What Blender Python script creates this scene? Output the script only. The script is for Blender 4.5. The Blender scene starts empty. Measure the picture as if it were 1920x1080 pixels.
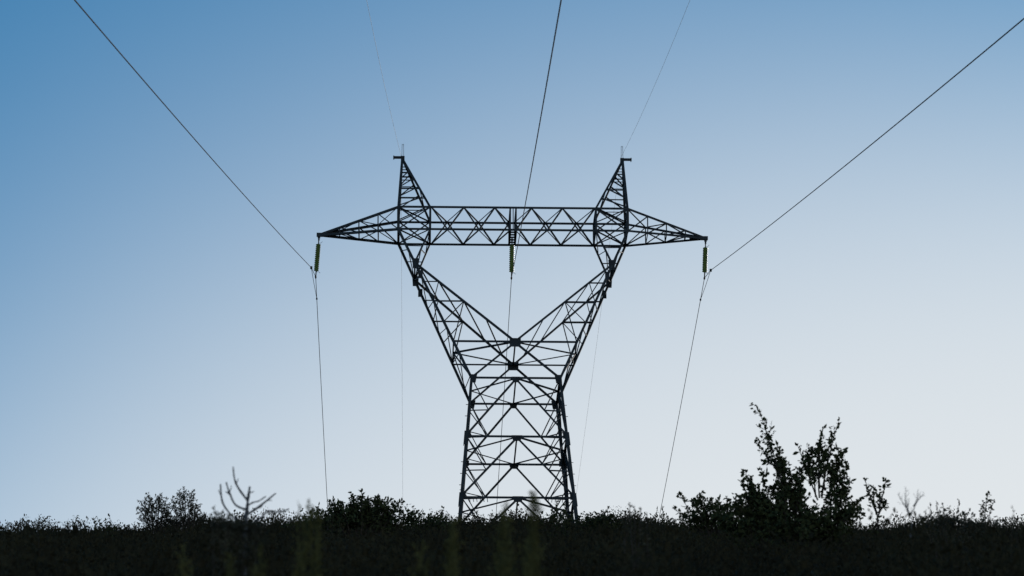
import bpy, math, random
import numpy as np
from mathutils import Vector

sc = bpy.context.scene
COL = sc.collection
R = math.radians

# ------------------------------------------------------------------ camera
FPX, TILT, PSI = 7000.0, R(18.5), R(1.54)          # focal length in 1920-px units, upward tilt, line heading
cd = bpy.data.cameras.new('camera')
cam = bpy.data.objects.new('camera', cd)
COL.objects.link(cam)
cd.sensor_width = 36.0
cd.lens = FPX * 36.0 / 1920.0
cd.clip_start, cd.clip_end = 0.3, 9000.0
cd.dof.use_dof = True
cd.dof.focus_distance = 219.0
cd.dof.aperture_fstop = 3.4
cam.location = (0, 0, 0)
cam.rotation_euler = (math.pi / 2 + TILT, 0, 0)
sc.camera = cam

# ------------------------------------------------------------------ sky and sun
SUN_EL, SUN_AZ = R(9), R(34)
w = bpy.data.worlds.new("World"); sc.world = w
w.use_nodes = True
nt = w.node_tree; N, L = nt.nodes, nt.links
bg = N['Background']
sky = N.new('ShaderNodeTexSky'); sky.sky_type = 'NISHITA'; sky.sun_disc = False
sky.sun_elevation, sky.sun_rotation = SUN_EL, SUN_AZ
sky.air_density, sky.dust_density, sky.ozone_density = 1.0, 0.4, 5.0
tint = N.new('ShaderNodeVectorMath'); tint.operation = 'MULTIPLY'
tint.inputs[1].default_value = (0.15, 1.20, 1.26)
L.new(sky.outputs[0], tint.inputs[0])
# thin evening haze low in the sky, thicker towards the sun: logistic in the view direction
tc = N.new('ShaderNodeTexCoord')
xyz = N.new('ShaderNodeSeparateXYZ'); L.new(tc.outputs['Generated'], xyz.inputs[0])
def mth(op, a, b):
    n = N.new('ShaderNodeMath'); n.operation = op
    for k, v in enumerate((a, b)):
        if isinstance(v, (int, float)): n.inputs[k].default_value = v
        else: L.new(v, n.inputs[k])
    return n.outputs[0]
hu = mth('MINIMUM', mth('MAXIMUM', mth('ADD', mth('DIVIDE', xyz.outputs['X'], .254), .5), -.4), 1.2)     # sunward
hv = mth('MINIMUM', mth('MAXIMUM', mth('DIVIDE', mth('SUBTRACT', .381, xyz.outputs['Z']), .1345), -3.0), 2.5)  # downward
lg = mth('ADD', mth('ADD', mth('MULTIPLY', hu, mth('SUBTRACT', 3.0, mth('MULTIPLY', hu, 1.7))), -2.22), mth('MULTIPLY', hv, mth('ADD', mth('MULTIPLY', hu, 1.6), 2.75)))
hz = mth('DIVIDE', 1.0, mth('ADD', 1.0, mth('POWER', 2.71828, mth('MULTIPLY', lg, -1.0))))
mix = N.new('ShaderNodeMix'); mix.data_type = 'RGBA'
L.new(hz, mix.inputs[0]); L.new(tint.outputs[0], mix.inputs[6])
mix.inputs[7].default_value = (7.82, 8.10, 8.25, 1)
L.new(mix.outputs[2], bg.inputs[0])
bg.inputs[1].default_value = 0.10

sl = bpy.data.lights.new('sun', 'SUN'); so = bpy.data.objects.new('sun', sl); COL.objects.link(so)
sl.energy, sl.angle, sl.color = 2.0, R(0.5), (1.0, 0.93, 0.85)
sdir = Vector((math.sin(SUN_AZ) * math.cos(SUN_EL), math.cos(SUN_AZ) * math.cos(SUN_EL), math.sin(SUN_EL)))
so.rotation_euler = (-sdir).to_track_quat('-Z', 'Y').to_euler()

sc.view_settings.view_transform = 'Standard'
sc.view_settings.look = 'None'
sc.view_settings.exposure = 0.0
sc.view_settings.gamma = 1.0

# ------------------------------------------------------------------ materials
def mat(name, col, rough=0.7, metal=0.0, noise=0.0, scale=3.0, col2=None, spec=0.3):
    m = bpy.data.materials.new(name); m.use_nodes = True
    n, l = m.node_tree.nodes, m.node_tree.links
    b = n['Principled BSDF']
    b.inputs['Roughness'].default_value = rough
    b.inputs['Metallic'].default_value = metal
    b.inputs['Specular IOR Level'].default_value = spec
    if col2 is None: col2 = tuple(c * (1 - noise) for c in col)
    t = n.new('ShaderNodeTexNoise'); t.inputs['Scale'].default_value = scale; t.inputs['Detail'].default_value = 5
    g = n.new('ShaderNodeNewGeometry'); l.new(g.outputs['Position'], t.inputs['Vector'])
    r = n.new('ShaderNodeValToRGB')
    r.color_ramp.elements[0].position, r.color_ramp.elements[1].position = 0.35, 0.65
    r.color_ramp.elements[0].color = (*col2, 1); r.color_ramp.elements[1].color = (*col, 1)
    l.new(t.outputs[0], r.inputs[0]); l.new(r.outputs[0], b.inputs['Base Color'])
    return m
M_STEEL = mat('weathered_steel', (0.030, 0.042, 0.050), 0.65, 0.0, 0.45, 1.2, spec=0.2)
M_PLATE = mat('gusset_steel', (0.026, 0.034, 0.040), 0.7, 0.0, 0.4, 2.0, spec=0.2)
M_ROD = mat('galvanised_rod', (0.30, 0.33, 0.36), 0.5, 0.0, 0.2, 4.0)
M_WIRE = mat('conductor_aluminium', (0.030, 0.038, 0.050), 0.8, 0.0, 0.25, 0.7, spec=0.05)
M_EARTH = mat('earth_wire_aluminium', (0.45, 0.47, 0.50), 0.5, 0.0, 0.25, 0.7)
M_LEAF = mat('holm_oak_leaf', (0.050, 0.065, 0.030), 0.8, 0, 0.45, 2.0, spec=0.05)
M_HEATH = mat('heath_leaf', (0.037, 0.037, 0.021), 0.85, 0, 0.5, 0.30, (0.016, 0.016, 0.011), spec=0.04)
M_OLIVE = mat('olive_grey_leaf', (0.070, 0.075, 0.055), 0.8, 0, 0.35, 3.0, spec=0.05)
M_BROOM = mat('broom_green', (0.105, 0.110, 0.042), 0.8, 0, 0.4, 4.0, spec=0.05)
M_BARK = mat('bark', (0.050, 0.045, 0.038), 0.9, 0, 0.4, 6.0, spec=0.05)
M_DEAD = mat('dead_wood', (0.110, 0.120, 0.132), 0.9, 0, 0.35, 5.0, spec=0.05)
M_PALE = mat('pale_twig', (0.24, 0.25, 0.24), 0.85, 0, 0.25, 6.0, spec=0.05)
M_SOIL = mat('hill_soil', (0.055, 0.050, 0.036), 0.95, 0, 0.5, 0.35, (0.028, 0.030, 0.018), spec=0.02)

def glass_mat():
    m = bpy.data.materials.new('green_glass'); m.use_nodes = True
    n, l = m.node_tree.nodes, m.node_tree.links
    b = n['Principled BSDF']
    b.inputs['Base Color'].default_value = (0.07, 0.115, 0.045, 1); b.inputs['Roughness'].default_value = 0.25
    tr = n.new('ShaderNodeBsdfTranslucent'); tr.inputs[0].default_value = (0.20, 0.22, 0.10, 1)
    mx = n.new('ShaderNodeMixShader'); mx.inputs[0].default_value = 0.5
    l.new(b.outputs[0], mx.inputs[1]); l.new(tr.outputs[0], mx.inputs[2])
    tp = n.new('ShaderNodeBsdfTransparent'); tp.inputs[0].default_value = (0.62, 0.85, 0.45, 1)
    m2 = n.new('ShaderNodeMixShader'); m2.inputs[0].default_value = 0.15
    l.new(mx.outputs[0], m2.inputs[1]); l.new(tp.outputs[0], m2.inputs[2])
    l.new(m2.outputs[0], n['Material Output'].inputs[0])
    return m
M_GLASS = glass_mat()

# ------------------------------------------------------------------ object helpers
def tag(o, label=None, cat=None, group=None, kind=None):
    if label: o['label'] = label
    if cat: o['category'] = cat
    if group: o['group'] = group
    if kind: o['kind'] = kind
    return o
def empty(name, loc=(0, 0, 0), rz=0.0):
    o = bpy.data.objects.new(name, None); COL.objects.link(o)
    o.location = loc; o.rotation_euler = (0, 0, rz); o.empty_display_size = 0.3
    return o
class MB:
    def __init__(s): s.v, s.f = [], []
    def add(s, vs, fs):
        k = len(s.v); s.v += [tuple(p) for p in vs]; s.f += [tuple(i + k for i in f) for f in fs]
    def build(s, name, m, parent=None, smooth=False):
        me = bpy.data.meshes.new(name); me.from_pydata(s.v, [], s.f); me.validate(); me.update()
        if smooth: me.polygons.foreach_set('use_smooth', [True] * len(me.polygons))
        me.materials.append(m)
        o = bpy.data.objects.new(name, me); COL.objects.link(o)
        if parent: o.parent = parent
        return o
BOXF = [(0, 1, 2, 3), (7, 6, 5, 4), (0, 4, 5, 1), (1, 5, 6, 2), (2, 6, 7, 3), (3, 7, 4, 0)]
rj = random.Random(4)
def plate_box(mb, p, q, u, v, a0, a1, b0, b1):
    mb.add([p + u * a0 + v * b0, p + u * a1 + v * b0, p + u * a1 + v * b1, p + u * a0 + v * b1,
            q + u * a0 + v * b0, q + u * a1 + v * b0, q + u * a1 + v * b1, q + u * a0 + v * b1], BOXF)
def bar(mb, p, q, a, ref=(0, -1, 0)):
    """steel angle section of leg width a from p to q, centred on the line"""
    p, q = Vector(p), Vector(q)
    d = (q - p)
    if d.length < 1e-4: return
    d.normalize(); r = Vector(ref)
    if abs(d.dot(r)) > 0.95: r = Vector((1, 0, 0))
    u = d.cross(r).normalized(); v = u.cross(d).normalized()
    j = Vector((rj.uniform(-.004, .004), rj.uniform(-.004, .004), rj.uniform(-.004, .004)))
    p, q = p + j, q + j
    t = max(0.012, a * 0.13)
    plate_box(mb, p, q, u, v, -a / 2, a / 2, a / 2 - t, a / 2)       # flange facing the reference side
    plate_box(mb, p, q, u, v, -a / 2, -a / 2 + t, -a / 2, a / 2 - t)  # web
def solid(mb, c, sx, sy, sz):
    c = Vector(c); X, Y, Z = Vector((1, 0, 0)), Vector((0, 1, 0)), Vector((0, 0, 1))
    plate_box(mb, c - Z * sz / 2, c + Z * sz / 2, X, Y, -sx / 2, sx / 2, -sy / 2, sy / 2)
def tube(mb, pts, rads, n=6, cap=True):
    P = [Vector(p) for p in pts]; k0 = len(mb.v); m = len(P)
    if isinstance(rads, (int, float)): rads = [rads] * m
    pu = None
    for i, p in enumerate(P):
        d = (P[min(i + 1, m - 1)] - P[max(i - 1, 0)]).normalized()
        if pu is None:
            r = Vector((0, 0, 1)) if abs(d.z) < 0.9 else Vector((1, 0, 0))
            pu = d.cross(r).normalized()
        u = (pu - d * pu.dot(d)).normalized(); v = d.cross(u); pu = u
        for k in range(n):
            a = 2 * math.pi * k / n
            mb.v.append(tuple(p + (u * math.cos(a) + v * math.sin(a)) * rads[i]))
    for i in range(m - 1):
        for k in range(n):
            a, b = k0 + i * n + k, k0 + i * n + (k + 1) % n
            mb.f.append((a, b, b + n, a + n))
    if cap:
        mb.f.append(tuple(k0 + k for k in range(n))[::-1]); mb.f.append(tuple(k0 + (m - 1) * n + k for k in range(n)))

# ------------------------------------------------------------------ terrain
def ss(a, b, x):
    t = min(1.0, max(0.0, (x - a) / (b - a))); return t * t * (3 - 2 * t)
RISE_X = [-60, -27, -20, -15.5, -11, -8, -4, 0, 4, 7, 9, 13, 18, 22, 24, 27, 60]
RISE_Z = [-.6, -.22, -.16, .16, .36, .52, .36, .32, .50, .34, .12, .05, .0, .08, .24, .08, -.5]
def wob(x, y):
    return (.13 * math.sin(.61 * x + .23 * y) + .10 * math.sin(1.13 * x - .37 * y + 1.7) + .07 * math.sin(2.1 * x + .9 * y + .4)
            + .06 * math.sin(.31 * y + .17 * x + 2.2))
def ground(x, y):
    if y < 196: b = -1.7 + .269 * y
    else:
        t = y - 196; b = -1.7 + .269 * 196
        b += .269 * t - .0098 * t * t if t < 18 else .269 * 18 - .0098 * 324 - .084 * (t - 18) - .00045 * min(t - 18, 300) ** 2
        if t > 318: b += .27 * (t - 318)
    if y < -60: b = -1.7 - .269 * 60 + .12 * (y + 60)
    b += float(np.interp(x, RISE_X, RISE_Z)) * ss(120, 195, y)
    b -= .0006 * max(0.0, abs(x) - 45) ** 2 if abs(x) < 200 else .0006 * 155 ** 2 + .186 * (abs(x) - 200) * .2
    if y > 120: b += ss(120, 190, y) * (.16 * math.sin(x * 1.45 + .5) + .15 * math.sin(x * .83 + 2.1) + .10 * math.sin(x * 2.7 + 1.0))
    return b + wob(x, y) * (.3 + .7 * ss(150, 190, y))
xs = np.unique(np.concatenate([np.linspace(-45, 45, 121), np.linspace(-160, 160, 65), np.linspace(-2500, 2500, 41)]))
ys = np.unique(np.concatenate([np.linspace(-60, 20, 28), np.linspace(20, 180, 110), np.linspace(180, 230, 70), np.linspace(230, 600, 50), np.linspace(-900, 3500, 60)]))
V = [(x, y, ground(x, y)) for y in ys for x in xs]; nx = len(xs)
F = [(j * nx + i, j * nx + i + 1, (j + 1) * nx + i + 1, (j + 1) * nx + i) for j in range(len(ys) - 1) for i in range(nx - 1)]
g = MB(); g.v, g.f = V, F
hill = g.build('hill', M_SOIL, smooth=True); tag(hill, 'dark scrub covered hillside rising to the ridge under the pylon', 'hillside', kind='structure')

# ------------------------------------------------------------------ transmission tower
TOW = Vector((0.03, 208.0, 54.72))
tower = empty('transmission_tower', TOW, PSI)
tag(tower, 'tall dark steel lattice pylon with wide crossarm and two horn peaks on the ridge', 'pylon')
ex = Vector((math.cos(PSI), math.sin(PSI), 0)); ey = Vector((-math.sin(PSI), math.cos(PSI), 0))
def tw(p): return TOW + ex * p[0] + ey * p[1] + Vector((0, 0, p[2]))
def sh(p):                      # the tower stands very slightly out of plumb
    x, y, z = p; return (x + (.013 * (18.0 - z) if z < 18 else 0), y, z)
def B(mb, p, q, a, ref=(0, -1, 0)): bar(mb, sh(p), sh(q), a * 1.07, ref)
def lerp(p, q, t): return tuple(a + (b - a) * t for a, b in zip(p, q))

def hw(z): return 2.55 + .0885 * (8.55 - z)
LV = [8.55, 4.95, 1.25, -2.45]
GZ = -3.2                                                   # feet go into the ground
# --- body: horizontals and bracing in one mesh, legs and plates as its own pieces
body = MB()
faces = [((1, 0), (0, -1)), ((1, 0), (0, 1)), ((0, 1), (-1, 0)), ((0, 1), (1, 0))]   # (along, outward)
def fp(face, s, z, k=1.0):                                  # point on a face: s in -1..1 along it
    (ax, ay), (ox, oy) = face; h = hw(z); return (ax * s * h + ox * h * k, ay * s * h + oy * h * k, z)
plates = []
for fi, fc in enumerate(faces):
    ref = (fc[1][0], fc[1][1], 0)
    for li in range(4):
        z = LV[li]
        B(body, fp(fc, -1, z), fp(fc, 1, z), .12 if li < 3 else .1, ref)
        if li == 3: continue
        zb = LV[li + 1]
        plates.append((fp(fc, 0, z - .10), ref, .62 if li else .5, .34))
        for s in (-1, 1):
            top, foot, cor = fp(fc, 0, z - .06), fp(fc, s, zb + .12), fp(fc, s, z)
            B(body, top, foot, .105, ref)
            zm = z + (zb - z) * .56
            dm = lerp(top, foot, .56)
            lm = fp(fc, s, zm)
            B(body, lm, dm, .065, ref); B(body, cor, dm, .06, ref)
            bq = fp(fc, s * .57, zb)
            B(body, lm, bq, .055, ref); B(body, lerp(cor, fp(fc, s, zb), .42), bq, .05, ref)
            B(body, fp(fc, s, zb + .32), bq, .05, ref)
for li in range(3):                                         # plan bracing of each level
    z = LV[li]; h = hw(z)
    f_, b_, l_, r_ = (0, -h, z), (0, h, z), (-h, 0, z), (h, 0, z)
    for p, q in ((f_, l_), (f_, r_)): B(body, p, q, .085, (0, 0, -1))
    for p, q in ((b_, l_), (b_, r_)): B(body, p, q, .06, (0, 0, -1))
    B(body, f_, b_, .085, (0, 0, -1))
for s in (-1, 1):                                           # small anti-climbing spikes under the lowest bar
    for k in range(6):
        x = s * (hw(1.25) - .45 - .2 * k)
        B(body, (x, -hw(1.25), 1.22), (x - s * .03, -hw(1.25) - .02, .98), .035)
bo = body.build('body_frame', M_STEEL, tower)
for sx in (-1, 1):
    for sy in (-1, 1):
        m = MB(); rr = (0, sy, 0)
        zs = [8.75, 4.95, 1.25, GZ]
        for k in range(3):
            a = (.15, .17, .20)[k]
            B(m, (sx * hw(zs[k]), sy * hw(zs[k]), zs[k]), (sx * hw(zs[k + 1]), sy * hw(zs[k + 1]), zs[k + 1]), a, rr)
            if k:
                z0, z1 = zs[k] - .55, zs[k] + .25           # splice cover
                B(m, (sx * (hw(z0) + .02), sy * (hw(z0) + .02), z0), (sx * (hw(z1) + .02), sy * (hw(z1) + .02), z1), .235, rr)
        for zz in (6.9, 6.2, 3.4, 2.7, 2.0):                 # step bolts
            h = hw(zz); B(m, (sx * h, sy * h, zz), (sx * (h + .2), sy * h, zz), .03)
        m.build('leg', M_STEEL, bo)
def gusset(c, ref, wd, ht, parent, taper=.7):
    m = MB(); c = Vector(sh(c)); n = Vector(ref).normalized(); u = n.cross(Vector((0, 0, 1))).normalized(); z = Vector((0, 0, 1))
    out = [u * -wd / 2 + z * ht / 2, u * wd / 2 + z * ht / 2, u * wd / 2 * taper - z * ht / 2, u * -wd / 2 * taper - z * ht / 2]
    a = [c + n * .075 + o for o in out]; b = [c + n * .045 + o for o in out]
    m.add(a + b, [(0, 1, 2, 3), (7, 6, 5, 4), (0, 4, 5, 1), (1, 5, 6, 2), (2, 6, 7, 3), (3, 7, 4, 0)])
    for sx_ in (-.3, 0, .3):                                # bolt heads
        q = c + n * .085 + u * (wd * sx_)
        m.add([q + u * .02 + z * .02, q - u * .02 + z * .02, q - u * .02 - z * .02, q + u * .02 - z * .02,
               q - n * .012 + u * .02 + z * .02, q - n * .012 - u * .02 + z * .02, q - n * .012 - u * .02 - z * .02, q - n * .012 + u * .02 - z * .02], BOXF)
    return m.build('gusset_plate', M_PLATE, parent)
for c, ref, a, b in plates: gusset(c, ref, a, b, bo)
for sx in (-1, 1):
    for sy in (-1, 1):
        h = hw(8.5); gusset((sx * (h - .12), sy * h, 8.5), (0, sy, 0), .42, .5, bo, .55)
        h = hw(8.0)
        for z in (4.95, 1.25): gusset((sx * (hw(z) - .06), sy * hw(z), z + .05), (0, sy, 0), .36, .34, bo, .9)

# --- the fork: crotch frame and two splayed arms
ZU, ZT, ZB, ZC = 10.85, 15.85, 18.02, 19.40                 # crotch bar, arm joint, crossarm bottom and top
def outer(sx, sy, z):
    t = (z - 8.55) / (ZB - 8.55); return (sx * (2.55 + (6.74 - 2.55) * t), sy * (2.5 + (1.3 - 2.5) * t), z)
def inner(sx, sy, z):
    t = (z - ZU) / (ZT - ZU); o = outer(sx, sy, ZT); return (o[0] * t, sy * (2.25 + (abs(o[1]) - 2.25) * t), z)
cr = MB()
for sy in (-1, 1):
    ref = (0, sy, 0)
    B(cr, outer(-1, sy, ZU), outer(1, sy, ZU), .12 if sy < 0 else .09, ref)
    for sx in (-1, 1): B(cr, (sx * 2.5, sy * 2.5, 8.62), (0, sy * 2.25, ZU - .05), .11, ref)
for sx in (-1, 1):
    m_ = lerp(outer(sx, -1, ZU), outer(sx, 1, ZU), .5)
    B(cr, outer(sx, -1, ZU), outer(sx, 1, ZU), .075, (sx, 0, 0))
    B(cr, m_, (0, -2.25, ZU), .09, (0, 0, -1)); B(cr, m_, (0, 2.25, ZU), .06, (0, 0, -1))
    # side lacing between body top and crotch
    B(cr, m_, (sx * 2.55, -2.5, 8.6), .06, (sx, 0, 0)); B(cr, m_, (sx * 2.55, 2.5, 8.6), .06, (sx, 0, 0))
B(cr, (0, -2.25, ZU), (0, 2.25, ZU), .085, (0, 0, -1))
cro = cr.build('crotch_frame', M_STEEL, tower)
for sy in (-1, 1):
    gusset((0, sy * 2.25, ZU - .06), (0, sy, 0), .66, .52, cro, .95)
for sx in (-1, 1):
    fk = MB()
    for sy in (-1, 1):
        ref = (0, sy, 0)
        B(fk, outer(sx, sy, 8.55), outer(sx, sy, ZB), .135, ref)
        B(fk, inner(sx, sy, ZU), inner(sx, sy, ZT), .115, ref)
        for z, a in ((13.4, .09), (14.65, .065)): B(fk, outer(sx, sy, z), inner(sx, sy, z), a, ref)
        B(fk, inner(sx, sy, 13.4), outer(sx, sy, ZU), .06, ref)
        B(fk, inner(sx, sy, 13.4), outer(sx, sy, 12.1), .05, ref)
        B(fk, inner(sx, sy, 14.65), outer(sx, sy, 13.4), .05, ref)
        B(fk, outer(sx, sy, ZT), (sx * 4.87, sy * 1.3, ZB), .10, ref)      # head leg
        B(fk, outer(sx, sy, 16.95), lerp(outer(sx, sy, ZT), (sx * 4.87, sy * 1.3, ZB), .5), .05, ref)
    zi = [ZT - .25, 14.65, 13.4, 12.3, 11.4]
    for k in range(4):                                      # inner lacing, front chord to back chord
        B(fk, inner(sx, -1, zi[k]), inner(sx, 1, zi[k + 1]), .06, (0, 0, 1))
    zo = [17.6, 16.7, ZT, 15.0, 14.1, 13.4, 12.6, 11.7, ZU, 10.1, 9.3, 8.7]
    for k in range(len(zo) - 1):
        a, b = (-1, 1) if k % 2 else (1, -1)
        B(fk, outer(sx, a, zo[k]), outer(sx, b, zo[k + 1]), .05, (sx, 0, 0))
    hl = lambda sy, t: lerp(outer(sx, sy, ZT), (sx * 4.87, sy * 1.3, ZB), t)
    for k, (t0, t1) in enumerate(((.05, .4), (.4, .72), (.72, .98))):
        a, b = (-1, 1) if k % 2 else (1, -1)
        B(fk, hl(a, t0), hl(b, t1), .05, (0, 0, 1))
    B(fk, outer(sx, -1, ZT), outer(sx, 1, ZT), .09, (sx, 0, 0))
    fo = fk.build('fork_arm', M_STEEL, tower)
    for sy in (-1, 1):
        o = outer(sx, sy, ZT); gusset((o[0] - sx * .05, o[1], ZT - .05), (0, sy, 0), .40, .62, fo, .8)
        o = outer(sx, sy, 15.1); gusset((o[0], o[1], 15.1), (0, sy, 0), .26, .5, fo, 1.0)

# --- crossarm
ca = MB()
HY, XI, XO, XT = 1.3, 4.87, 6.74, 11.46
def cy(n): return (0, n, 0)
nodesA, nodesB = [-4.8, -2.9, -1.08, 1.08, 2.9, 4.8], [-3.85, -2.0, -.16, .16, 2.0, 3.85]
pairs = [(0, 0), (1, 0), (1, 1), (2, 1), (2, 2), (3, 3), (3, 4), (4, 4), (4, 5), (5, 5)]
for a_, b_ in [(nodesA[i], nodesB[j]) for i, j in pairs]:
    for (ya, za, yb, zb, ref) in ((-HY, ZC, -HY, ZB, (0, -1, 0)), (HY, ZB, HY, ZC, (0, 1, 0)), (-HY, ZC, HY, ZC, (0, 0, 1)), (HY, ZB, -HY, ZB, (0, 0, -1))):
        B(ca, (a_, ya, za), (b_, yb, zb), .085 if ref[2] == 0 else .06, ref)
for x in (-.17, .17):
    for y in (-HY, HY): B(ca, (x, y, ZB), (x, y, ZC), .09, (0, 1 if y > 0 else -1, 0))
    B(ca, (x, -HY, ZB), (x, HY, ZB), .12, (0, 0, -1)); B(ca, (x, -HY, ZC), (x, HY, ZC), .08, (0, 0, 1))
B(ca, (0, -HY, ZB), (0, -HY, ZC), .05)
for y in (-.9, -.45, 0, .45, .9): solid(ca, (0, y, ZB + .01), .36, .16, .05)
for sx in (-1, 1):
    for y in (-HY, HY):                                     # head box
        r = (0, 1 if y > 0 else -1, 0)
        B(ca, (sx * XI, y, ZB), (sx * XI, y, ZC), .12, r); B(ca, (sx * XO, y, ZB), (sx * XO, y, ZC), .14, r)
        B(ca, (sx * XI, y, ZB), (sx * XO, y, ZC), .07, r); B(ca, (sx * XO, y, ZB), (sx * XI, y, ZC), .07, r)
    for z in (ZB, ZC):
        B(ca, (sx * XI, -HY, z), (sx * XO, HY, z), .065, (0, 0, 1)); B(ca, (sx * XO, -HY, z), (sx * XI, HY, z), .065, (0, 0, 1))
        for x in (XI, XO): B(ca, (sx * x, -HY, z), (sx * x, HY, z), .08, (0, 0, 1))
    for x in (XI, XO):
        B(ca, (sx * x, -HY, ZB), (sx * x, HY, ZC), .06, (sx, 0, 0)); B(ca, (sx * x, HY, ZB), (sx * x, -HY, ZC), .06, (sx, 0, 0))
cao = ca.build('crossarm', M_STEEL, tower)
for y in (-HY, HY):
    for z in (ZB, ZC):
        m = MB(); B(m, (-XO - .05, y, z), (XO + .05, y, z), .125, (0, 1 if y > 0 else -1, 0)); m.build('chord', M_STEEL, cao)
for sx in (-1, 1):
    at_ = MB()
    tipT, tipB = (sx * (XT - .25), 0, 18.14), (sx * (XT - .15), 0, 18.05)
    ft = lambda y, x: lerp((sx * XO, y, ZC), tipT, (x - XO) / (XT - .25 - XO))
    fb = lambda y, x: lerp((sx * XO, y, ZB), tipB, (x - XO) / (XT - .15 - XO))
    xn = [XO, 7.93, 9.06, 10.2]
    for y in (-HY, HY):
        r = (0, 1 if y > 0 else -1, 0)
        B(at_, ft(y, XO), tipT, .125, r); B(at_, fb(y, XO), tipB, .12, r)
        for k, x in enumerate(xn):
            if k: B(at_, ft(y, x), fb(y, x), .065, r)
            if k < 3:
                B(at_, fb(y, x), ft(y, xn[k + 1]), .06, r) if y > 0 else B(at_, ft(y, xn[k + 1]), fb(y, x), .06, r)
    for k in range(3):
        s_ = 1 if k % 2 else -1
        B(at_, fb(-HY * s_, xn[k]), fb(HY * s_, xn[k + 1]), .055, (0, 0, -1))
        B(at_, ft(HY * s_, xn[k]), ft(-HY * s_, xn[k + 1]), .05, (0, 0, 1))
        B(at_, fb(-HY, xn[k + 1]), fb(HY, xn[k + 1]), .05, (0, 0, -1))
    solid(at_, (sx * (XT - .22), 0, 18.08), .62, .14, .22); solid(at_, (sx * (XT - .75), 0, 18.10), .5, .22, .20)
    solid(at_, (sx * (XT - .05), 0, 17.93), .16, .05, .12)
    at_.build('arm_tip', M_STEEL, cao)
# --- horn peaks
for sx in (-1, 1):
    pk = MB(); ap = (sx * 6.55, 0, 22.93)
    cs = {(i, s): (sx * (XO if i else XI), s * HY, ZC) for i in (0, 1) for s in (-1, 1)}
    at = lambda i, s, z: lerp(cs[i, s], ap, (z - ZC) / (22.93 - ZC))
    for k_, c in cs.items(): B(pk, c, ap, .13 if k_[0] else .11, (0, k_[1], 0))
    zl = [ZC, 20.05, 20.75, 21.35, 21.9, 22.3]
    for k in range(1, 6):
        for s in (-1, 1):
            B(pk, at(0, s, zl[k]), at(1, s, zl[k]), .07 if k in (2, 4) else .045, (0, s, 0))
            if k < 5: B(pk, at(1, s, zl[k - 1] + .12), at(0, s, zl[k] + .12), .065, (0, s, 0))
        for i in (0, 1):
            B(pk, at(i, -1 if k % 2 else 1, zl[k - 1]), at(i, 1 if k % 2 else -1, zl[k]), .045, (sx if i else -sx, 0, 0))
    po = pk.build('horn_peak', M_STEEL, tower)
    br = MB(); solid(br, (sx * 6.78, 0, 22.99), .62, .13, .13); solid(br, (sx * 6.52, 0, 22.9), .22, .2, .32)
    solid(br, (sx * 7.05, 0, 22.98), .05, .2, .2); br.build('earth_wire_bracket', M_PLATE, po)
    rd = MB()
    for dx in (-.055, .055): tube(rd, [(sx * 6.52 + dx, 0, 23.05), (sx * 6.52 + dx * .8, 0, 23.85)], .016, 6)
    tube(rd, [(sx * 6.52 - .055, 0, 23.8), (sx * 6.52 + .055, 0, 23.8)], .014, 5)
    rd.build('lightning_rod', M_ROD, po)

# ------------------------------------------------------------------ insulators and wires
def insulator(top, bot, label):
    T_, B_ = tw(top), tw(bot); o = empty('insulator_string', T_)
    tag(o, label, 'insulator', 'green glass insulator strings under the crossarm')
    d = (B_ - T_); Lg = d.length; d.normalize()
    side = ex; P = lambda s: d * s
    lk = MB(); tube(lk, [P(-.12), P(.36)], .032, 8); solid(lk, P(.05), .10, .05, .16)
    tube(lk, [P(.30), P(.30) + side * .14, P(.30) + side * .22 - d * .10], .012, 5); lk.build('hanger_link', M_PLATE, o)
    st = MB(); n = 14; s0, s1 = .36, Lg - .36; pit = (s1 - s0) / n
    prof = [(.075, 0), (.100, .012), (.142, .040), (.152, .060), (.145, .082), (.11, .084), (.075, pit)]
    pts, rad = [], []
    for k in range(n):
        for r_, h_ in prof: pts.append(P(s0 + k * pit + h_)); rad.append(r_)
    tube(st, pts, rad, 16); st.build('glass_disc_stack', M_GLASS, o, smooth=False)
    cl = MB(); tube(cl, [P(s1), P(Lg)], .035, 8)
    tube(cl, [P(s1 + .05), P(s1 + .05) + side * .16, P(s1 + .05) + side * .24 + d * .08], .012, 5)
    c0 = P(Lg); tube(cl, [c0 - ey * .22 + Vector((0, 0, -.02)), c0, c0 + ey * .22 + Vector((0, 0, -.02))], [.035, .065, .035], 8)
    cl.build('suspension_clamp', M_PLATE, o)
insulator((-11.41, 0, 17.86), (-11.56, 0, 15.46), 'green glass insulator string hanging from the left tip of the crossarm')
insulator((-.03, 0, 17.92), (-.06, 0, 15.50), 'green glass insulator string hanging from the middle of the crossarm')
insulator((11.41, 0, 17.86), (11.31, 0, 15.60), 'green glass insulator string hanging from the right tip of the crossarm')

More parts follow.
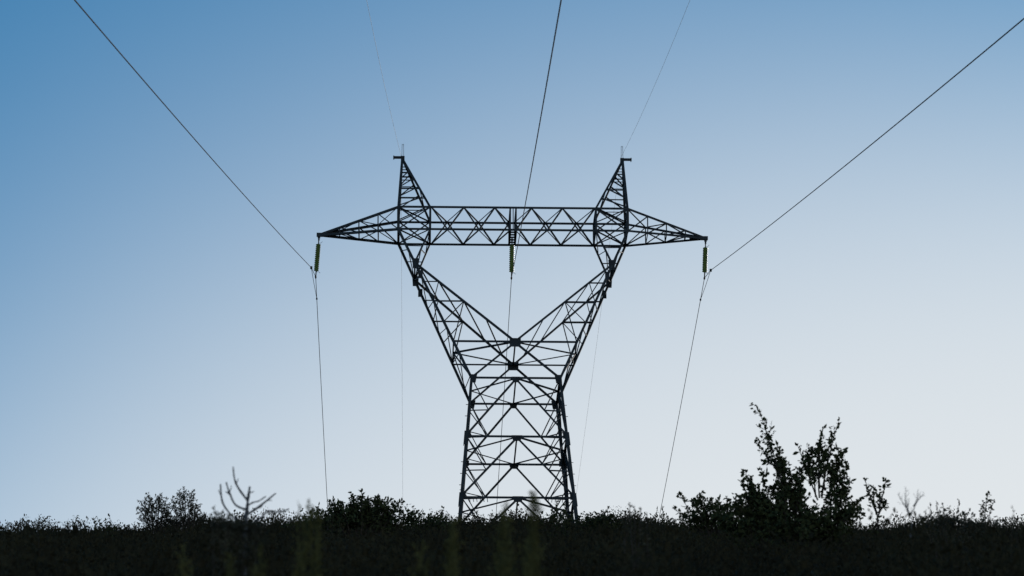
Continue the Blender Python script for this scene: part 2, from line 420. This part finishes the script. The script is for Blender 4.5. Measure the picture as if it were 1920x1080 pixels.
def near_pt(s, m, a, b, t): return (s[0] + m * t, s[1] - t, s[2] + a * t + b * t * t)
def far_pt(s, m, a, b, t): return (s[0] + m * t, s[1] + t, s[2] + a * t + b * t * t)
def wire(name, label, cat, group, clamp, nearS, near, far, r, m_, split=None):
    w_ = MB()
    ts = [0] + list(np.linspace(2, 300, 120))
    nearP = [tw(near_pt(nearS, *near, t)) for t in ts[1:]]
    farP = [tw(far_pt(clamp, *far, t)) for t in ts[1:] if t < 290]
    if split is None:
        tube(w_, [Vector(p) for p in (nearP[::-1] + [tw(clamp)] + farP)], r, 6)
        o = w_.build(name, m_, smooth=True)
    else:
        n0 = tw(near_pt(nearS, *near, .8)); mg = tw(far_pt(clamp, *far, 3.1))
        tube(w_, nearP[::-1] + [n0, tw(clamp)] + [mg] + farP[1:], r, 6)
        tube(w_, [n0, tw(lerp(near_pt(nearS, *near, .8), far_pt(clamp, *far, 3.1), .5)) + Vector((0, 0, -.05)), mg], r * .8, 6)
        o = w_.build(name, m_, smooth=True)
        for c_, k_ in ((n0, .13), (mg, .09)):
            s_ = MB(); solid(s_, c_, k_, k_, k_ * 1.1); s_.build('spacer_clamp', M_PLATE, o)
    tag(o, label, cat, group); return o
NA, NBB, FA, FBB = -.28935, 4e-5, -.10553, 3.5e-4
G = 'power line conductors'
wire('conductor_wire', 'dark power conductor running up to the upper left corner from the left insulator', 'power cable', G,
     (-11.56, 0, 15.46), (-11.79, 0, 15.99), (-.0182, NA, NBB), (-.0005, FA, FBB), .0185, M_WIRE, True)
wire('conductor_wire', 'dark power conductor through the middle insulator, crossing in front of the crossarm', 'power cable', G,
     (-.06, 0, 15.50), (-.06, 0, 15.50), (-.0177, NA, NBB), (.0003, FA, FBB), .0185, M_WIRE)
wire('conductor_wire', 'dark power conductor running up to the upper right corner from the right insulator', 'power cable', G,
     (11.31, 0, 15.60), (11.63, 0, 16.04), (-.0168, NA, NBB), (-.0026, FA, FBB), .0185, M_WIRE, True)
G = 'earth wires on the horn peaks'
wire('earth_wire', 'thin pale earth wire carried by the left horn peak of the pylon', 'earth wire', G,
     (-6.62, 0, 23.10), (-6.62, 0, 23.10), (-.0184, -.2823, 2.3e-4), (.0017, -.1082, 3.1e-4), .007, M_EARTH)
wire('earth_wire', 'thin pale earth wire carried by the right horn peak of the pylon', 'earth wire', G,
     (6.44, 0, 23.10), (6.44, 0, 23.10), (-.0131, -.2823, 2.3e-4), (-.0038, -.1082, 3.1e-4), .007, M_EARTH)

# ------------------------------------------------------------------ vegetation
def at_px(px, py, d):            # where a sight line crosses the upright plane d metres out
    X, Y = (px - 960) / FPX, (540 - py) / FPX
    v = Vector((X, math.cos(TILT) - Y * math.sin(TILT), math.sin(TILT) + Y * math.cos(TILT)))
    return v * (d / v.y)
class Leaves:
    def __init__(s): s.c, s.d, s.l, s.w = [], [], [], []
    def add(s, c, d, l, w): s.c.append(tuple(c)); s.d.append(tuple(d)); s.l.append(l); s.w.append(w)
    def build(s, name, m, parent, rng):
        c, d = np.array(s.c), np.array(s.d); l, wd = np.array(s.l)[:, None], np.array(s.w)[:, None]
        return leaf_object(name, c, d, l, wd, m, parent, rng)
def leaf_object(name, c, d, l, wd, m, parent, rng):
    n = len(c)
    d = d / np.maximum(1e-6, np.linalg.norm(d, axis=1, keepdims=True))
    r = rng.normal(size=(n, 3)); u = np.cross(d, r); u /= np.maximum(1e-6, np.linalg.norm(u, axis=1, keepdims=True))
    nn = np.cross(u, d)
    v = np.empty((n, 6, 3))
    v[:, 0] = c; v[:, 1] = c + d * l * .30 + u * wd * .46 + nn * wd * .10; v[:, 2] = c + d * l * .68 + u * wd * .40 + nn * wd * .08
    v[:, 3] = c + d * l - nn * wd * .12; v[:, 4] = c + d * l * .68 - u * wd * .40 + nn * wd * .08; v[:, 5] = c + d * l * .30 - u * wd * .46 + nn * wd * .10
    me = bpy.data.meshes.new(name)
    me.vertices.add(n * 6); me.vertices.foreach_set('co', v.reshape(-1).astype(np.float32))
    b = np.arange(n)[:, None] * 6
    idx = np.concatenate([b + [[0, 1, 2, 3]], b + [[0, 3, 4, 5]]], axis=1).reshape(-1)
    me.loops.add(n * 8); me.loops.foreach_set('vertex_index', idx.astype(np.int32))
    me.polygons.add(n * 2); me.polygons.foreach_set('loop_start', (np.arange(n * 2) * 4).astype(np.int32))
    me.update(calc_edges=True); me.materials.append(m)
    o = bpy.data.objects.new(name, me); COL.objects.link(o)
    if parent: o.parent = parent
    return o
def bez(p, q, rng, bend):
    p, q = Vector(p), Vector(q); Ln = (q - p).length
    m = (p + q) / 2 + Vector(rng.normal(size=3)) * Ln * bend
    k = 7
    return [p * (1 - t) ** 2 + m * 2 * t * (1 - t) + q * t * t for t in np.linspace(0, 1, k)]
def pol(P, t):
    x = t * (len(P) - 1); i = min(int(x), len(P) - 2); return P[i].lerp(P[i + 1], x - i), (P[i + 1] - P[i]).normalized()
def grow(st, lv, rng, p, q, r0, side, nside, leaf, gap, bend=.08, t0=.15, up=.3, wl=.55, sub=0, r_tip=.25, side_leaf=True):
    """one shoot from p to q with leafy side shoots"""
    P = bez(p, q, rng, bend); n = len(P)
    tube(st, P, [r0 * (1 - (1 - r_tip) * i / (n - 1)) for i in range(n)], 5)
    for k in range(nside):
        t = t0 + (1 - t0) * (k + rng.random()) / nside
        o, d = pol(P, min(.99, t))
        a = Vector(rng.normal(size=3)); a = (a - d * a.dot(d)).normalized()
        dr = (d * (.35 + .5 * rng.random()) + a + Vector((0, 0, up))).normalized()
        ln = side * (1 - .65 * (t - t0) / (1 - t0)) * (.45 + .75 * rng.random())
        e = o + dr * ln
        if sub: grow(st, lv, rng, o, e, max(.003, r0 * .4), side * .42, sub, leaf, gap, .12, .2, up, wl, 0)
        else:
            Q = bez(o, e, rng, .1); tube(st, Q[::2] + [Q[-1]] if len(Q) % 2 == 0 else Q[::2], [max(.0025, r0 * .3), max(.002, r0 * .22), .002, .0015][:len(Q[::2])], 4, False)
            if leaf and side_leaf:
                m = max(2, int(ln / gap))
                for j in range(m):
                    c, dd = pol(Q, min(.99, .15 + .85 * (j + rng.random() * .6) / m))
                    ld = dd * .6 + Vector(rng.normal(size=3)) * .7
                    lv.add(c, ld, leaf * (.38 + 1.15 * rng.random() ** 1.6), leaf * wl * (.7 + .5 * rng.random()))
    if leaf:
        m = max(3, int((P[-1] - P[0]).length * .55 / gap))
        for j in range(m):
            c, dd = pol(P, min(.995, .45 + .55 * j / m))
            lv.add(c, dd * .7 + Vector(rng.normal(size=3)) * .6, leaf * (.6 + .6 * rng.random()), leaf * wl * (.7 + .5 * rng.random()))
SEED = [100]
def plant(name, label, cat, d, base, stems, leaf_m, stem_m, group=None, leafpx=7, gappx=5, r0px=2.2, sidepx=22, nside=10,
          bend=.08, up=.3, wl=.6, sub=0, deep=.5, foliage='foliage', stem='stem', t0=.15, mass=()):
    """stems: (tip px, tip py[, start px, start py, side px, nside]); everything is turned into metres at distance d"""
    SEED[0] += 1; rng = np.random.default_rng(SEED[0])
    s = d / FPX / math.cos(TILT)
    b = at_px(base, 990, d); b.z = ground(b.x, b.y) - .05
    o = empty(name, b); tag(o, label, cat, group)
    st, lv = MB(), Leaves()
    spread = s * 40 * deep
    for e in stems:
        tip = at_px(e[0], e[1], d) - b
        tip.y += rng.normal() * spread
        p = Vector((rng.normal() * .02, rng.normal() * .02, 0))
        if len(e) > 2 and e[2] is not None: p = at_px(e[2], e[3], d) - b; p.y += tip.y * .4
        sd, ns = (e[4] if len(e) > 4 else sidepx), (e[5] if len(e) > 5 else nside)
        sb_ = e[6] if len(e) > 6 else sub; t0_ = e[7] if len(e) > 7 else t0
        full = (tip - p).length
        tt = t0_
        if full > s * 260: tt = max(t0_, 1 - s * 230 / full)    # no side shoots far below the view
        grow(st, lv, rng, p, tip, r0px * s, sd * s, ns, leafpx * s, gappx * s, bend, tt, up, wl, sb_)
    for (mx_, my_, rx_, ry_, nn_) in mass:                   # dense inner growth: clusters of leaves through the crown's volume
        mc = at_px(mx_, my_, d) - b
        for k in range(nn_ // 6):
            v_ = rng.normal(size=3); v_ *= rng.random() ** .4 / np.linalg.norm(v_)
            q = mc + Vector((v_[0] * rx_ * s, v_[1] * rx_ * s * .8, v_[2] * ry_ * s))
            cl_ = Vector(rng.normal(size=3)) * leafpx * s
            for i_ in range(7):
                lv.add(q + Vector(rng.normal(size=3)) * leafpx * s * .55, Vector(rng.normal(size=3)) + cl_.normalized() * .5, leafpx * s * (.4 + 1.1 * rng.random() ** 1.6), leafpx * s * wl * (.7 + .5 * rng.random()))
    st.build(stem, stem_m, o)
    if lv.c: lv.build(foliage, leaf_m, o, rng)
    return o

# --- the big leafy bush on the right with its tall leaders
def fan(rng, cx, base_y, wd, top, n, jit=18):
    out = []
    for k in range(n):
        u = (k + .5) / n * 2 - 1
        out.append((cx + u * wd + rng.normal() * 8, base_y - (base_y - top) * (1 - .55 * u * u) + rng.normal() * jit))
    return out
rg = np.random.default_rng(7)
big = [(1419, 768, 1474, 950, 44, 17, 0, .2), (1436, 800, 1472, 940, 46, 13, 0, .3), (1418, 822, 1462, 890, 34, 9, 0, .2), (1456, 840, 1468, 900, 22, 9, 0),
       (1573, 788, 1540, 930, 30, 13, 0, .42), (1498, 830, 1534, 935, 24, 9, 0, .5), (1543, 803, 1536, 935, 20, 8, 0, .55), (1560, 815, 1542, 930, 24, 9, 0, .5),
       (1399, 884, 1462, 985, 24, 13), (1385, 905, 1440, 985, 24, 12), (1412, 886, 1440, 960, 20, 12), (1428, 888, 1450, 960, 20, 12), (1372, 940, 1440, 990, 22, 12),
       (1455, 862, 1480, 985, 22, 16), (1468, 866, 1482, 960, 24, 14), (1500, 874, 1490, 985, 26, 18), (1516, 850, 1530, 930, 28, 14), (1530, 842, 1536, 920, 26, 14),
       (1540, 846, 1545, 920, 24, 12), (1512, 858, 1520, 910, 24, 12),
       (1572, 840, 1568, 960, 22, 15), (1586, 868, 1570, 985, 24, 16), (1562, 862, 1565, 985, 28, 16), (1594, 902, 1580, 990, 22, 13), (1609, 936, 1575, 990, 22, 13),
       (1603, 962, 1560, 1000, 20, 12), (1478, 886, 1480, 990, 32, 18), (1436, 938, 1455, 990, 26, 13), (1500, 905, 1490, 990, 20, 10),
       (1587, 836, 1572, 880, 9, 6, 0), (1526, 960, 1520, 1000, 22, 10), (1460, 926, 1470, 1000, 32, 16), (1490, 920, 1490, 1000, 32, 16), (1420, 945, 1440, 1000, 28, 14), (1400, 956, 1420, 1010, 26, 13)]
big += [(x, y, 1490 + (x - 1490) * .6, 1030, 32, 16) for x, y in fan(rg, 1480, 1008, 122, 938, 14)]
plant('leafy_bush', 'largest dark leafy bush on the right with tall leaders above the ridge', 'bush', 82, 1490, big, M_LEAF, M_BARK,
      leafpx=8.5, gappx=4.2, r0px=1.7, bend=.05, wl=.72, deep=.6, sub=2, mass=[(1490, 992, 110, 46, 1400), (1440, 960, 38, 20, 260), (1568, 935, 22, 60, 330), (1474, 918, 30, 34, 280), (1412, 940, 32, 28, 260), (1378, 978, 46, 26, 300), (1545, 992, 55, 24, 330), (1600, 965, 22, 18, 90), (1524, 850, 14, 10, 60)])
plant('small_tree', 'small round-headed tree on a thin trunk just right of the largest bush', 'tree', 84, 1645,
      [(1622, 893, 1644, 962, 12, 9), (1660, 902, 1646, 955, 13, 10), (1640, 908, 1645, 962, 17, 14), (1662, 945, 1646, 962, 12, 9), (1625, 925, 1644, 965, 14, 10), (1650, 918, 1646, 970, 18, 15), (1643, 960, 1645, 995, 9, 4), (1635, 1000, 1645, 1010, 10, 4)],
      M_LEAF, M_BARK, leafpx=8, gappx=4.0, r0px=1.8, bend=.06, deep=.3)
plant('leafy_bush', 'low spreading leafy bush leaning left below the largest bush', 'bush', 88, 1330,
      [(1274, 920, 1345, 1000, 14, 14), (1310, 928, 1340, 1000, 18, 16), (1260, 952, 1320, 1000, 10, 8), (1330, 935, 1345, 1000, 18, 15), (1350, 950, 1350, 1000, 18, 14), (1285, 965, 1325, 1005, 14, 10), (1362, 940, 1360, 1000, 16, 12), (1300, 950, 1330, 1005, 16, 12), (1320, 945, 1335, 1000, 20, 14), (1345, 938, 1348, 1000, 20, 14), (1362, 955, 1365, 1000, 20, 12), (1312, 965, 1330, 1005, 20, 12), (1296, 936, 1335, 1000, 14, 12)],
      M_LEAF, M_BARK, leafpx=7.5, gappx=4.6, r0px=1.4, bend=.06, sub=1, mass=[(1338, 972, 44, 26, 380), (1300, 975, 30, 16, 160), (1315, 945, 18, 12, 70), (1365, 965, 26, 24, 200)])
plant('leafy_bush', 'narrow pointed bush where the right conductor meets the ridge', 'bush', 110, 1242,
      [(1243, 945, None, None, 12, 14), (1232, 958, None, None, 12, 12), (1252, 962, None, None, 12, 12)], M_LEAF, M_BARK, leafpx=6, gappx=3, r0px=1.2)
plant('twiggy_bush', 'blurred twiggy bush left of the pointed bush on the right ridge', 'bush', 48, 1192,
      [(1180, 942), (1190, 944), (1202, 950), (1184, 955), (1212, 965), (1176, 960)], M_OLIVE, M_BARK, leafpx=6, gappx=5, r0px=2.4, sidepx=14, nside=8, t0=.7)
plant('leafy_bush', 'small leafy bush in front of the right foot of the pylon', 'bush', 120, 1055,
      [(1043, 936, None, None, 12, 12), (1058, 952, None, None, 14, 13), (1035, 955, None, None, 12, 12), (1068, 962, None, None, 14, 12), (1048, 956, None, None, 14, 12), (1060, 942, None, None, 12, 12), (1030, 966, None, None, 14, 12), (1012, 968, None, None, 12, 10)], M_LEAF, M_BARK, leafpx=6.5, gappx=4, r0px=1.2, sub=1)
plant('leafy_bush', 'wide low bush just right of the pylon foot', 'bush', 140, 1115,
      [(1096, 962), (1108, 958), (1122, 966), (1135, 966), (1085, 966), (1150, 970), (1098, 968), (1118, 962), (1140, 972), (1165, 974)], M_LEAF, M_BARK, leafpx=5.5, gappx=3.6, r0px=1.1, sidepx=18, nside=13, sub=1, mass=[(1112, 978, 40, 12, 300), (1150, 984, 36, 10, 200)])
# --- mound left of the tower
mo = [(x, y, 676 + (x - 676) * .45, 1010, 20, 16) for x, y in fan(rg, 676, 990, 88, 936, 24, 6)]
mo += [(712, 930, 700, 985, 14, 12), (690, 936, 690, 985, 14, 12), (733, 936, 715, 985, 12, 10), (660, 942, 668, 985, 14, 12), (640, 955, 655, 1000, 14, 12), (650, 948, 660, 1000, 14, 12), (700, 940, 695, 985, 16, 12)]
plant('leafy_bush', 'broad dark domed bush on the ridge left of the pylon', 'bush', 120, 678, mo, M_LEAF, M_BARK, leafpx=6.5, gappx=3.8, r0px=1.3, sub=1, mass=[(682, 972, 66, 28, 760), (616, 974, 54, 17, 420), (748, 970, 56, 20, 440), (690, 956, 44, 16, 260), (800, 980, 50, 13, 280), (570, 982, 42, 12, 200)])
plant('leafy_bush', 'thin upright bush where the left conductor meets the ridge', 'bush', 105, 622,
      [(619, 934, None, None, 9, 10), (628, 950, None, None, 11, 12), (614, 955, None, None, 9, 9), (634, 962, None, None, 12, 10)], M_LEAF, M_BARK, leafpx=5.5, gappx=3.2, r0px=1.1)
plant('leafy_bush', 'small tufted bush between the domed bush and the pylon', 'bush', 130, 775,
      [(772, 958, None, None, 11, 12), (783, 968, None, None, 12, 11), (764, 970, None, None, 12, 10)], M_LEAF, M_BARK, leafpx=5.5, gappx=3, r0px=1.1)
plant('leafy_bush', 'small tufted bush touching the left foot of the pylon', 'bush', 135, 830,
      [(831, 955, None, None, 10, 11), (822, 966, None, None, 13, 12), (842, 966, None, None, 13, 12), (812, 972, None, None, 12, 10)], M_LEAF, M_BARK, leafpx=5.5, gappx=3, r0px=1.1)
# --- left group
for cx, top, lab in ((292, 932, 'left one of two fuzzy grey-green bushes standing side by side'), (347, 920, 'right, taller one of two fuzzy grey-green bushes standing side by side')):
    stems = []
    for k in range(13):
        a = k / 12 * 2 - 1
        stems.append((cx + a * 30 + rg.normal() * 3, 945 - (945 - top) * (1 - a * a) ** .5 + 18 * abs(a) ** 2 + rg.normal() * 4, cx + a * 12, 985, 15, 12))
        stems.append((cx + a * 27 + rg.normal() * 3, 960 + rg.normal() * 8, cx + a * 16, 995, 15, 11))
    plant('fuzzy_bush', lab, 'bush', 95, cx, stems, M_OLIVE, M_BARK, 'pair of fuzzy bushes on the left ridge', leafpx=4.2, gappx=5.4, r0px=.8, wl=.55, deep=.6, sub=1, t0=.35)
plant('leafy_bush', 'dark rounded bush at the foot of the dead branching snag', 'bush', 40, 420,
      [(402, 954, None, None, 12, 12), (462, 980, None, None, 16, 12), (450, 978, None, None, 16, 12), (480, 984, None, None, 16, 12), (436, 970, None, None, 16, 12), (470, 982, None, None, 18, 14), (456, 984, None, None, 18, 14), (490, 988, None, None, 18, 14), (415, 962, None, None, 14, 12), (428, 968, None, None, 14, 12), (398, 968, None, None, 12, 10), (440, 976, None, None, 12, 10), (420, 974, None, None, 14, 10)], M_OLIVE, M_BARK, leafpx=6.5, gappx=4, r0px=1.2, t0=.5, sub=1, mass=[(415, 978, 22, 14, 160), (465, 990, 36, 12, 260), (440, 984, 26, 12, 160)])
plant('spiky_bush', 'spiky little bush sticking up on the far left ridge', 'bush', 120, 198,
      [(196, 966, None, None, 9, 10), (186, 974, None, None, 9, 10), (208, 972, None, None, 9, 10), (180, 982, None, None, 9, 8), (214, 980, None, None, 9, 8)], M_LEAF, M_BARK, leafpx=6, gappx=3, r0px=1.1, up=.7)
plant('spiky_bush', 'thin single sprig left of the spiky little bush', 'bush', 120, 145,
      [(146, 970, None, None, 7, 9), (139, 981, None, None, 8, 8)], M_LEAF, M_BARK, leafpx=5, gappx=3, r0px=1.0, up=.6)
plant('dry_stalk', 'single thin dry stalk at the far left of the ridge', 'stalk', 60, 66, [(66, 972, None, None, 4, 4)], M_OLIVE, M_BARK, leafpx=3, gappx=5, r0px=1.0, t0=.8)

# --- dead snag
def snag(name, label, cat, d, base, lines, m_, r0px, part='trunk'):
    s = d / FPX / math.cos(TILT); b = at_px(base, 990, d); b.z = ground(b.x, b.y) - .1
    o = empty(name, b); tag(o, label, cat); rng = np.random.default_rng(5)
    for i, (pts, r) in enumerate(lines):
        dy = 0 if i == 0 else rng.normal() * s * 16
        P = [at_px(x, y, d) - b for x, y in pts]
        for k, p in enumerate(P): p.y += dy * k / max(1, len(P) - 1)
        if i == 0: P = [Vector((0, 0, 0))] + P
        Q = []                                               # Catmull-Rom
        for k in range(len(P) - 1):
            a, b1, c, e = P[max(0, k - 1)], P[k], P[k + 1], P[min(len(P) - 1, k + 2)]
            for t in (0, .25, .5, .75):
                Q.append(.5 * ((2 * b1) + (c - a) * t + (2 * a - 5 * b1 + 4 * c - e) * t * t + (3 * b1 - a - 3 * c + e) * t ** 3))
        Q.append(P[-1]); n = len(Q)
        mb = MB(); tube(mb, Q, [r * r0px * s * (1 - .45 * k / (n - 1)) * (1 + .12 * rng.normal()) for k in range(n)], 8)
        mb.build(part if i == 0 else 'branch', m_, o, smooth=True)
    return o
Z = lambda *pp: [(x / 3.0, 830 + y / 3.0) for x, y in pp]
snag('dead_snag', 'bare dead shrub with upcurved finger-like branches on the left ridge', 'dead shrub', 44, 462, [
    (Z((1382, 470), (1388, 390), (1394, 325), (1405, 248)), 3.4),
    (Z((1392, 325), (1345, 265), (1322, 215), (1315, 150)), 2.2),
    (Z((1388, 378), (1325, 350), (1292, 285), (1272, 222)), 2.1),
    (Z((1389, 470), (1330, 432), (1290, 395), (1250, 330), (1240, 232)), 2.0),
    (Z((1389, 406), (1440, 372), (1490, 335), (1552, 285)), 2.2),
    (Z((1394, 352), (1425, 342), (1460, 338), (1500, 318)), 1.7),
    (Z((1389, 474), (1430, 446), (1475, 408), (1505, 375), (1570, 376), (1622, 356)), 2.0),
    (Z((1302, 300), (1285, 288), (1272, 284)), 1.5), (Z((1490, 335), (1512, 326), (1530, 330)), 1.0), (Z((1328, 230), (1336, 212), (1338, 196)), .9),
    (Z((1400, 280), (1418, 268), (1424, 252)), 1.0), (Z((1246, 300), (1236, 286), (1232, 272)), .9), (Z((1440, 372), (1462, 372), (1480, 366)), 1.1),
    (Z((1575, 376), (1590, 386), (1606, 388)), .9), (Z((1290, 280), (1300, 262), (1302, 248)), .9)], M_DEAD, 1.12)
# --- pale sapling on the right
plant('bare_sapling', 'pale leafless forked sapling standing right of the small tree', 'sapling', 48, 1706,
      [(1698, 917, 1706, 972, 18, 13), (1720, 922, 1706, 968, 18, 13), (1684, 925, 1704, 958, 14, 9), (1731, 928, 1712, 950, 12, 8), (1708, 930, 1706, 966, 14, 9), (1706, 960, 1706, 1010, 6, 3)],
      M_PALE, M_DEAD, leafpx=0, gappx=6, r0px=1.3, up=.5, t0=.3, foliage='twig_tips')
plant('twiggy_bush', 'grey twiggy bush of fine upright twigs on the right ridge', 'bush', 62, 1765,
      [(1742, 948, None, None, 12, 9), (1754, 943, None, None, 12, 9), (1768, 942, None, None, 12, 9), (1780, 950, None, None, 12, 9), (1732, 962, None, None, 12, 8), (1760, 960, None, None, 14, 9), (1746, 970, None, None, 14, 9), (1775, 966, None, None, 14, 9), (1720, 972, None, None, 10, 7)],
      M_OLIVE, M_BARK, leafpx=4.4, gappx=3.0, r0px=1.2, up=.8, t0=.8)
plant('leafy_bush', 'open leafy bush right of the grey twiggy bush', 'bush', 78, 1800,
      [(1797, 940, None, None, 13, 10), (1812, 952, None, None, 13, 10), (1788, 958, None, None, 13, 9), (1824, 962, None, None, 12, 9), (1806, 965, None, None, 14, 9)], M_OLIVE, M_BARK, leafpx=6.5, gappx=5.0, r0px=1.1, t0=.6, mass=[(1800, 975, 34, 14, 200), (1760, 978, 40, 12, 240), (1845, 984, 36, 10, 180)])
plant('leafy_bush', 'thin stemmed bush with a leafy tuft, last before the right edge', 'bush', 80, 1850,
      [(1853, 926, 1848, 985, 10, 9), (1864, 938, 1850, 985, 9, 8), (1842, 946, 1848, 985, 9, 7), (1838, 966, 1848, 995, 12, 7)], M_LEAF, M_BARK, leafpx=7, gappx=6, r0px=1.0, t0=.45)
plant('dry_stalk', 'blurred dry stalk at the far right of the ridge', 'stalk', 45, 1894, [(1893, 956, None, None, 7, 6), (1899, 968, None, None, 6, 5)], M_OLIVE, M_BARK, leafpx=4, gappx=6, r0px=1.3, t0=.85)

# --- blurred green broom stalks close to the camera
GB = 'blurred broom stalks close to the camera'
def broom(px, py, wd, label, d=27, n=5):
    stems = []
    for k in range(n):
        a = (k + .5) / n * 2 - 1
        stems.append((px + a * wd, py + abs(a) * 34 + rg.normal() * 6))
    plant('broom_stalk', label, 'shrub', d, px, stems, M_BROOM, M_BROOM, GB, leafpx=10, gappx=4.5, r0px=1.8, sidepx=42, nside=30, up=.8, wl=.34, deep=.5, bend=.03)
broom(1003, 918, 8, 'tallest blurred green stalk in front of the pylon base, right of its centre', 27)
broom(946, 944, 10, 'blurred green stalk in front of the pylon base, left of its centre', 28)
broom(582, 942, 22, 'pale blurred green tuft on the ridge left of the domed bush', 29, 6)
broom(350, 1030, 12, 'blurred olive stalk low in the dark scrub under the right fuzzy bush', 26, 3)
broom(488, 1036, 9, 'blurred olive stalk low in the dark scrub under the dead snag', 26, 3)
broom(794, 1012, 8, 'yellowish blurred stalk low in the dark scrub under the tufted bush', 25, 3)
broom(850, 975, 10, 'faint blurred olive stalk in front of the left foot of the pylon', 27, 4)
broom(432, 1040, 9, 'blurred olive stalk at the bottom edge, left of the one under the snag', 25, 3)

# --- the low scrub itself
rng = np.random.default_rng(21)
def scrub():
    C, D, Ln, Wd = [], [], [], []
    def mound(x, y, rad, h, n, leaf):
        z0 = ground(x, y)
        a = rng.normal(size=(n, 3)); a[:, 2] = np.abs(a[:, 2]); a /= np.linalg.norm(a, axis=1, keepdims=True)
        k = (.7 + .38 * rng.random((n, 1))); 
        p = a * k * np.array([rad, rad, h]); p[:, 2] += z0 + .02; p[:, 0] += x; p[:, 1] += y
        C.append(p); D.append(a * .6 + rng.normal(size=(n, 3)) * .6 + np.array([0, 0, .5]))
        s = leaf * (.6 + .8 * rng.random(n)); Ln.append(s); Wd.append(s * (.4 + .25 * rng.random(n)))
    def sprig(x, y, h, n, leaf):
        z0 = ground(x, y) + .25; ln = rng.normal(size=2) * .18
        t = rng.random(n); p = np.stack([x + ln[0] * t * h + rng.normal(size=n) * .05, y + ln[1] * t * h + rng.normal(size=n) * .05, z0 + t * h], 1)
        C.append(p); D.append(rng.normal(size=(n, 3)) * .6 + np.array([0, 0, .8]))
        s = leaf * (.6 + .7 * rng.random(n)); Ln.append(s); Wd.append(s * .5)
        C.append(np.array([[x, y, z0 - .2]])); D.append(np.array([[ln[0] * h, ln[1] * h, h + .2]])); Ln.append(np.array([h + .2])); Wd.append(np.array([.016]))
    for i in range(4300):
        y = 184 + 30 * rng.random(); x = (rng.random() * 2 - 1) * (.142 * y + 12)
        mound(x, y, .4 + .5 * rng.random(), .50 + .50 * rng.random() ** 1.5, 60, .10)
    for i in range(6300):
        y = 12 + 174 * rng.random() ** .85; x = (rng.random() * 2 - 1) * (.142 * y + 11)
        top = (1.66 - .0041 * y) * ((.72 if y > 28 else .62) + .22 * rng.random() ** 1.4 + .07 * math.sin(x * 1.3 + y * .21))
        mound(x, y, .35 + .45 * rng.random(), top, 80, .060 + .00025 * y)
    for i in range(1500):
        y = 120 + 90 * rng.random() ** .7; x = (rng.random() * 2 - 1) * (.142 * y + 11)
        sprig(x, y, (.35 + .55 * rng.random() ** 3) * (1.0 if y > 185 else 1.55), 22, .10)
    for i in range(500):
        y = 40 + 90 * rng.random(); x = (rng.random() * 2 - 1) * (.142 * y + 8)
        sprig(x, y, .75 + .55 * rng.random() ** 2, 26, .055)
    for px, dd, wd in ((462, 40.5, .25), (1706, 44, .25), (66, 56, .3), (1894, 42, .3), (1190, 44, .4)):
        for k in range(7):
            y = dd + rng.normal() * 1.0; q = at_px(px, 990, y)
            mound(q.x + rng.normal() * wd, y, .45, (1.69 - .0041 * y) * ((1.07 if px == 1706 else .94) + .06 * rng.random()), 110, .08)
    for i in range(620):                                     # taller clumps standing out of the ridge scrub
        y = 150 + 60 * rng.random(); x = (rng.random() * 2 - 1) * (.142 * y + 11); hh = .15 + .55 * rng.random() ** 2.2
        mound(x, y, .25 + .35 * rng.random(), (1.66 - .0041 * y) * .88 + hh, 70, .12)
        for k in range(3): sprig(x + rng.normal() * .25, y, (1.5 - .0041 * y) + hh * (.6 + .6 * rng.random()) - .2, 24, .10)
    return np.concatenate(C), np.concatenate(D), np.concatenate(Ln)[:, None], np.concatenate(Wd)[:, None]
c_, d_, l_, w_ = scrub()
sb = leaf_object('scrub', c_, d_, l_, w_, M_HEATH, None, rng)
tag(sb, 'low dark heath scrub covering the slope up to the ridge', 'scrub', kind='stuff')
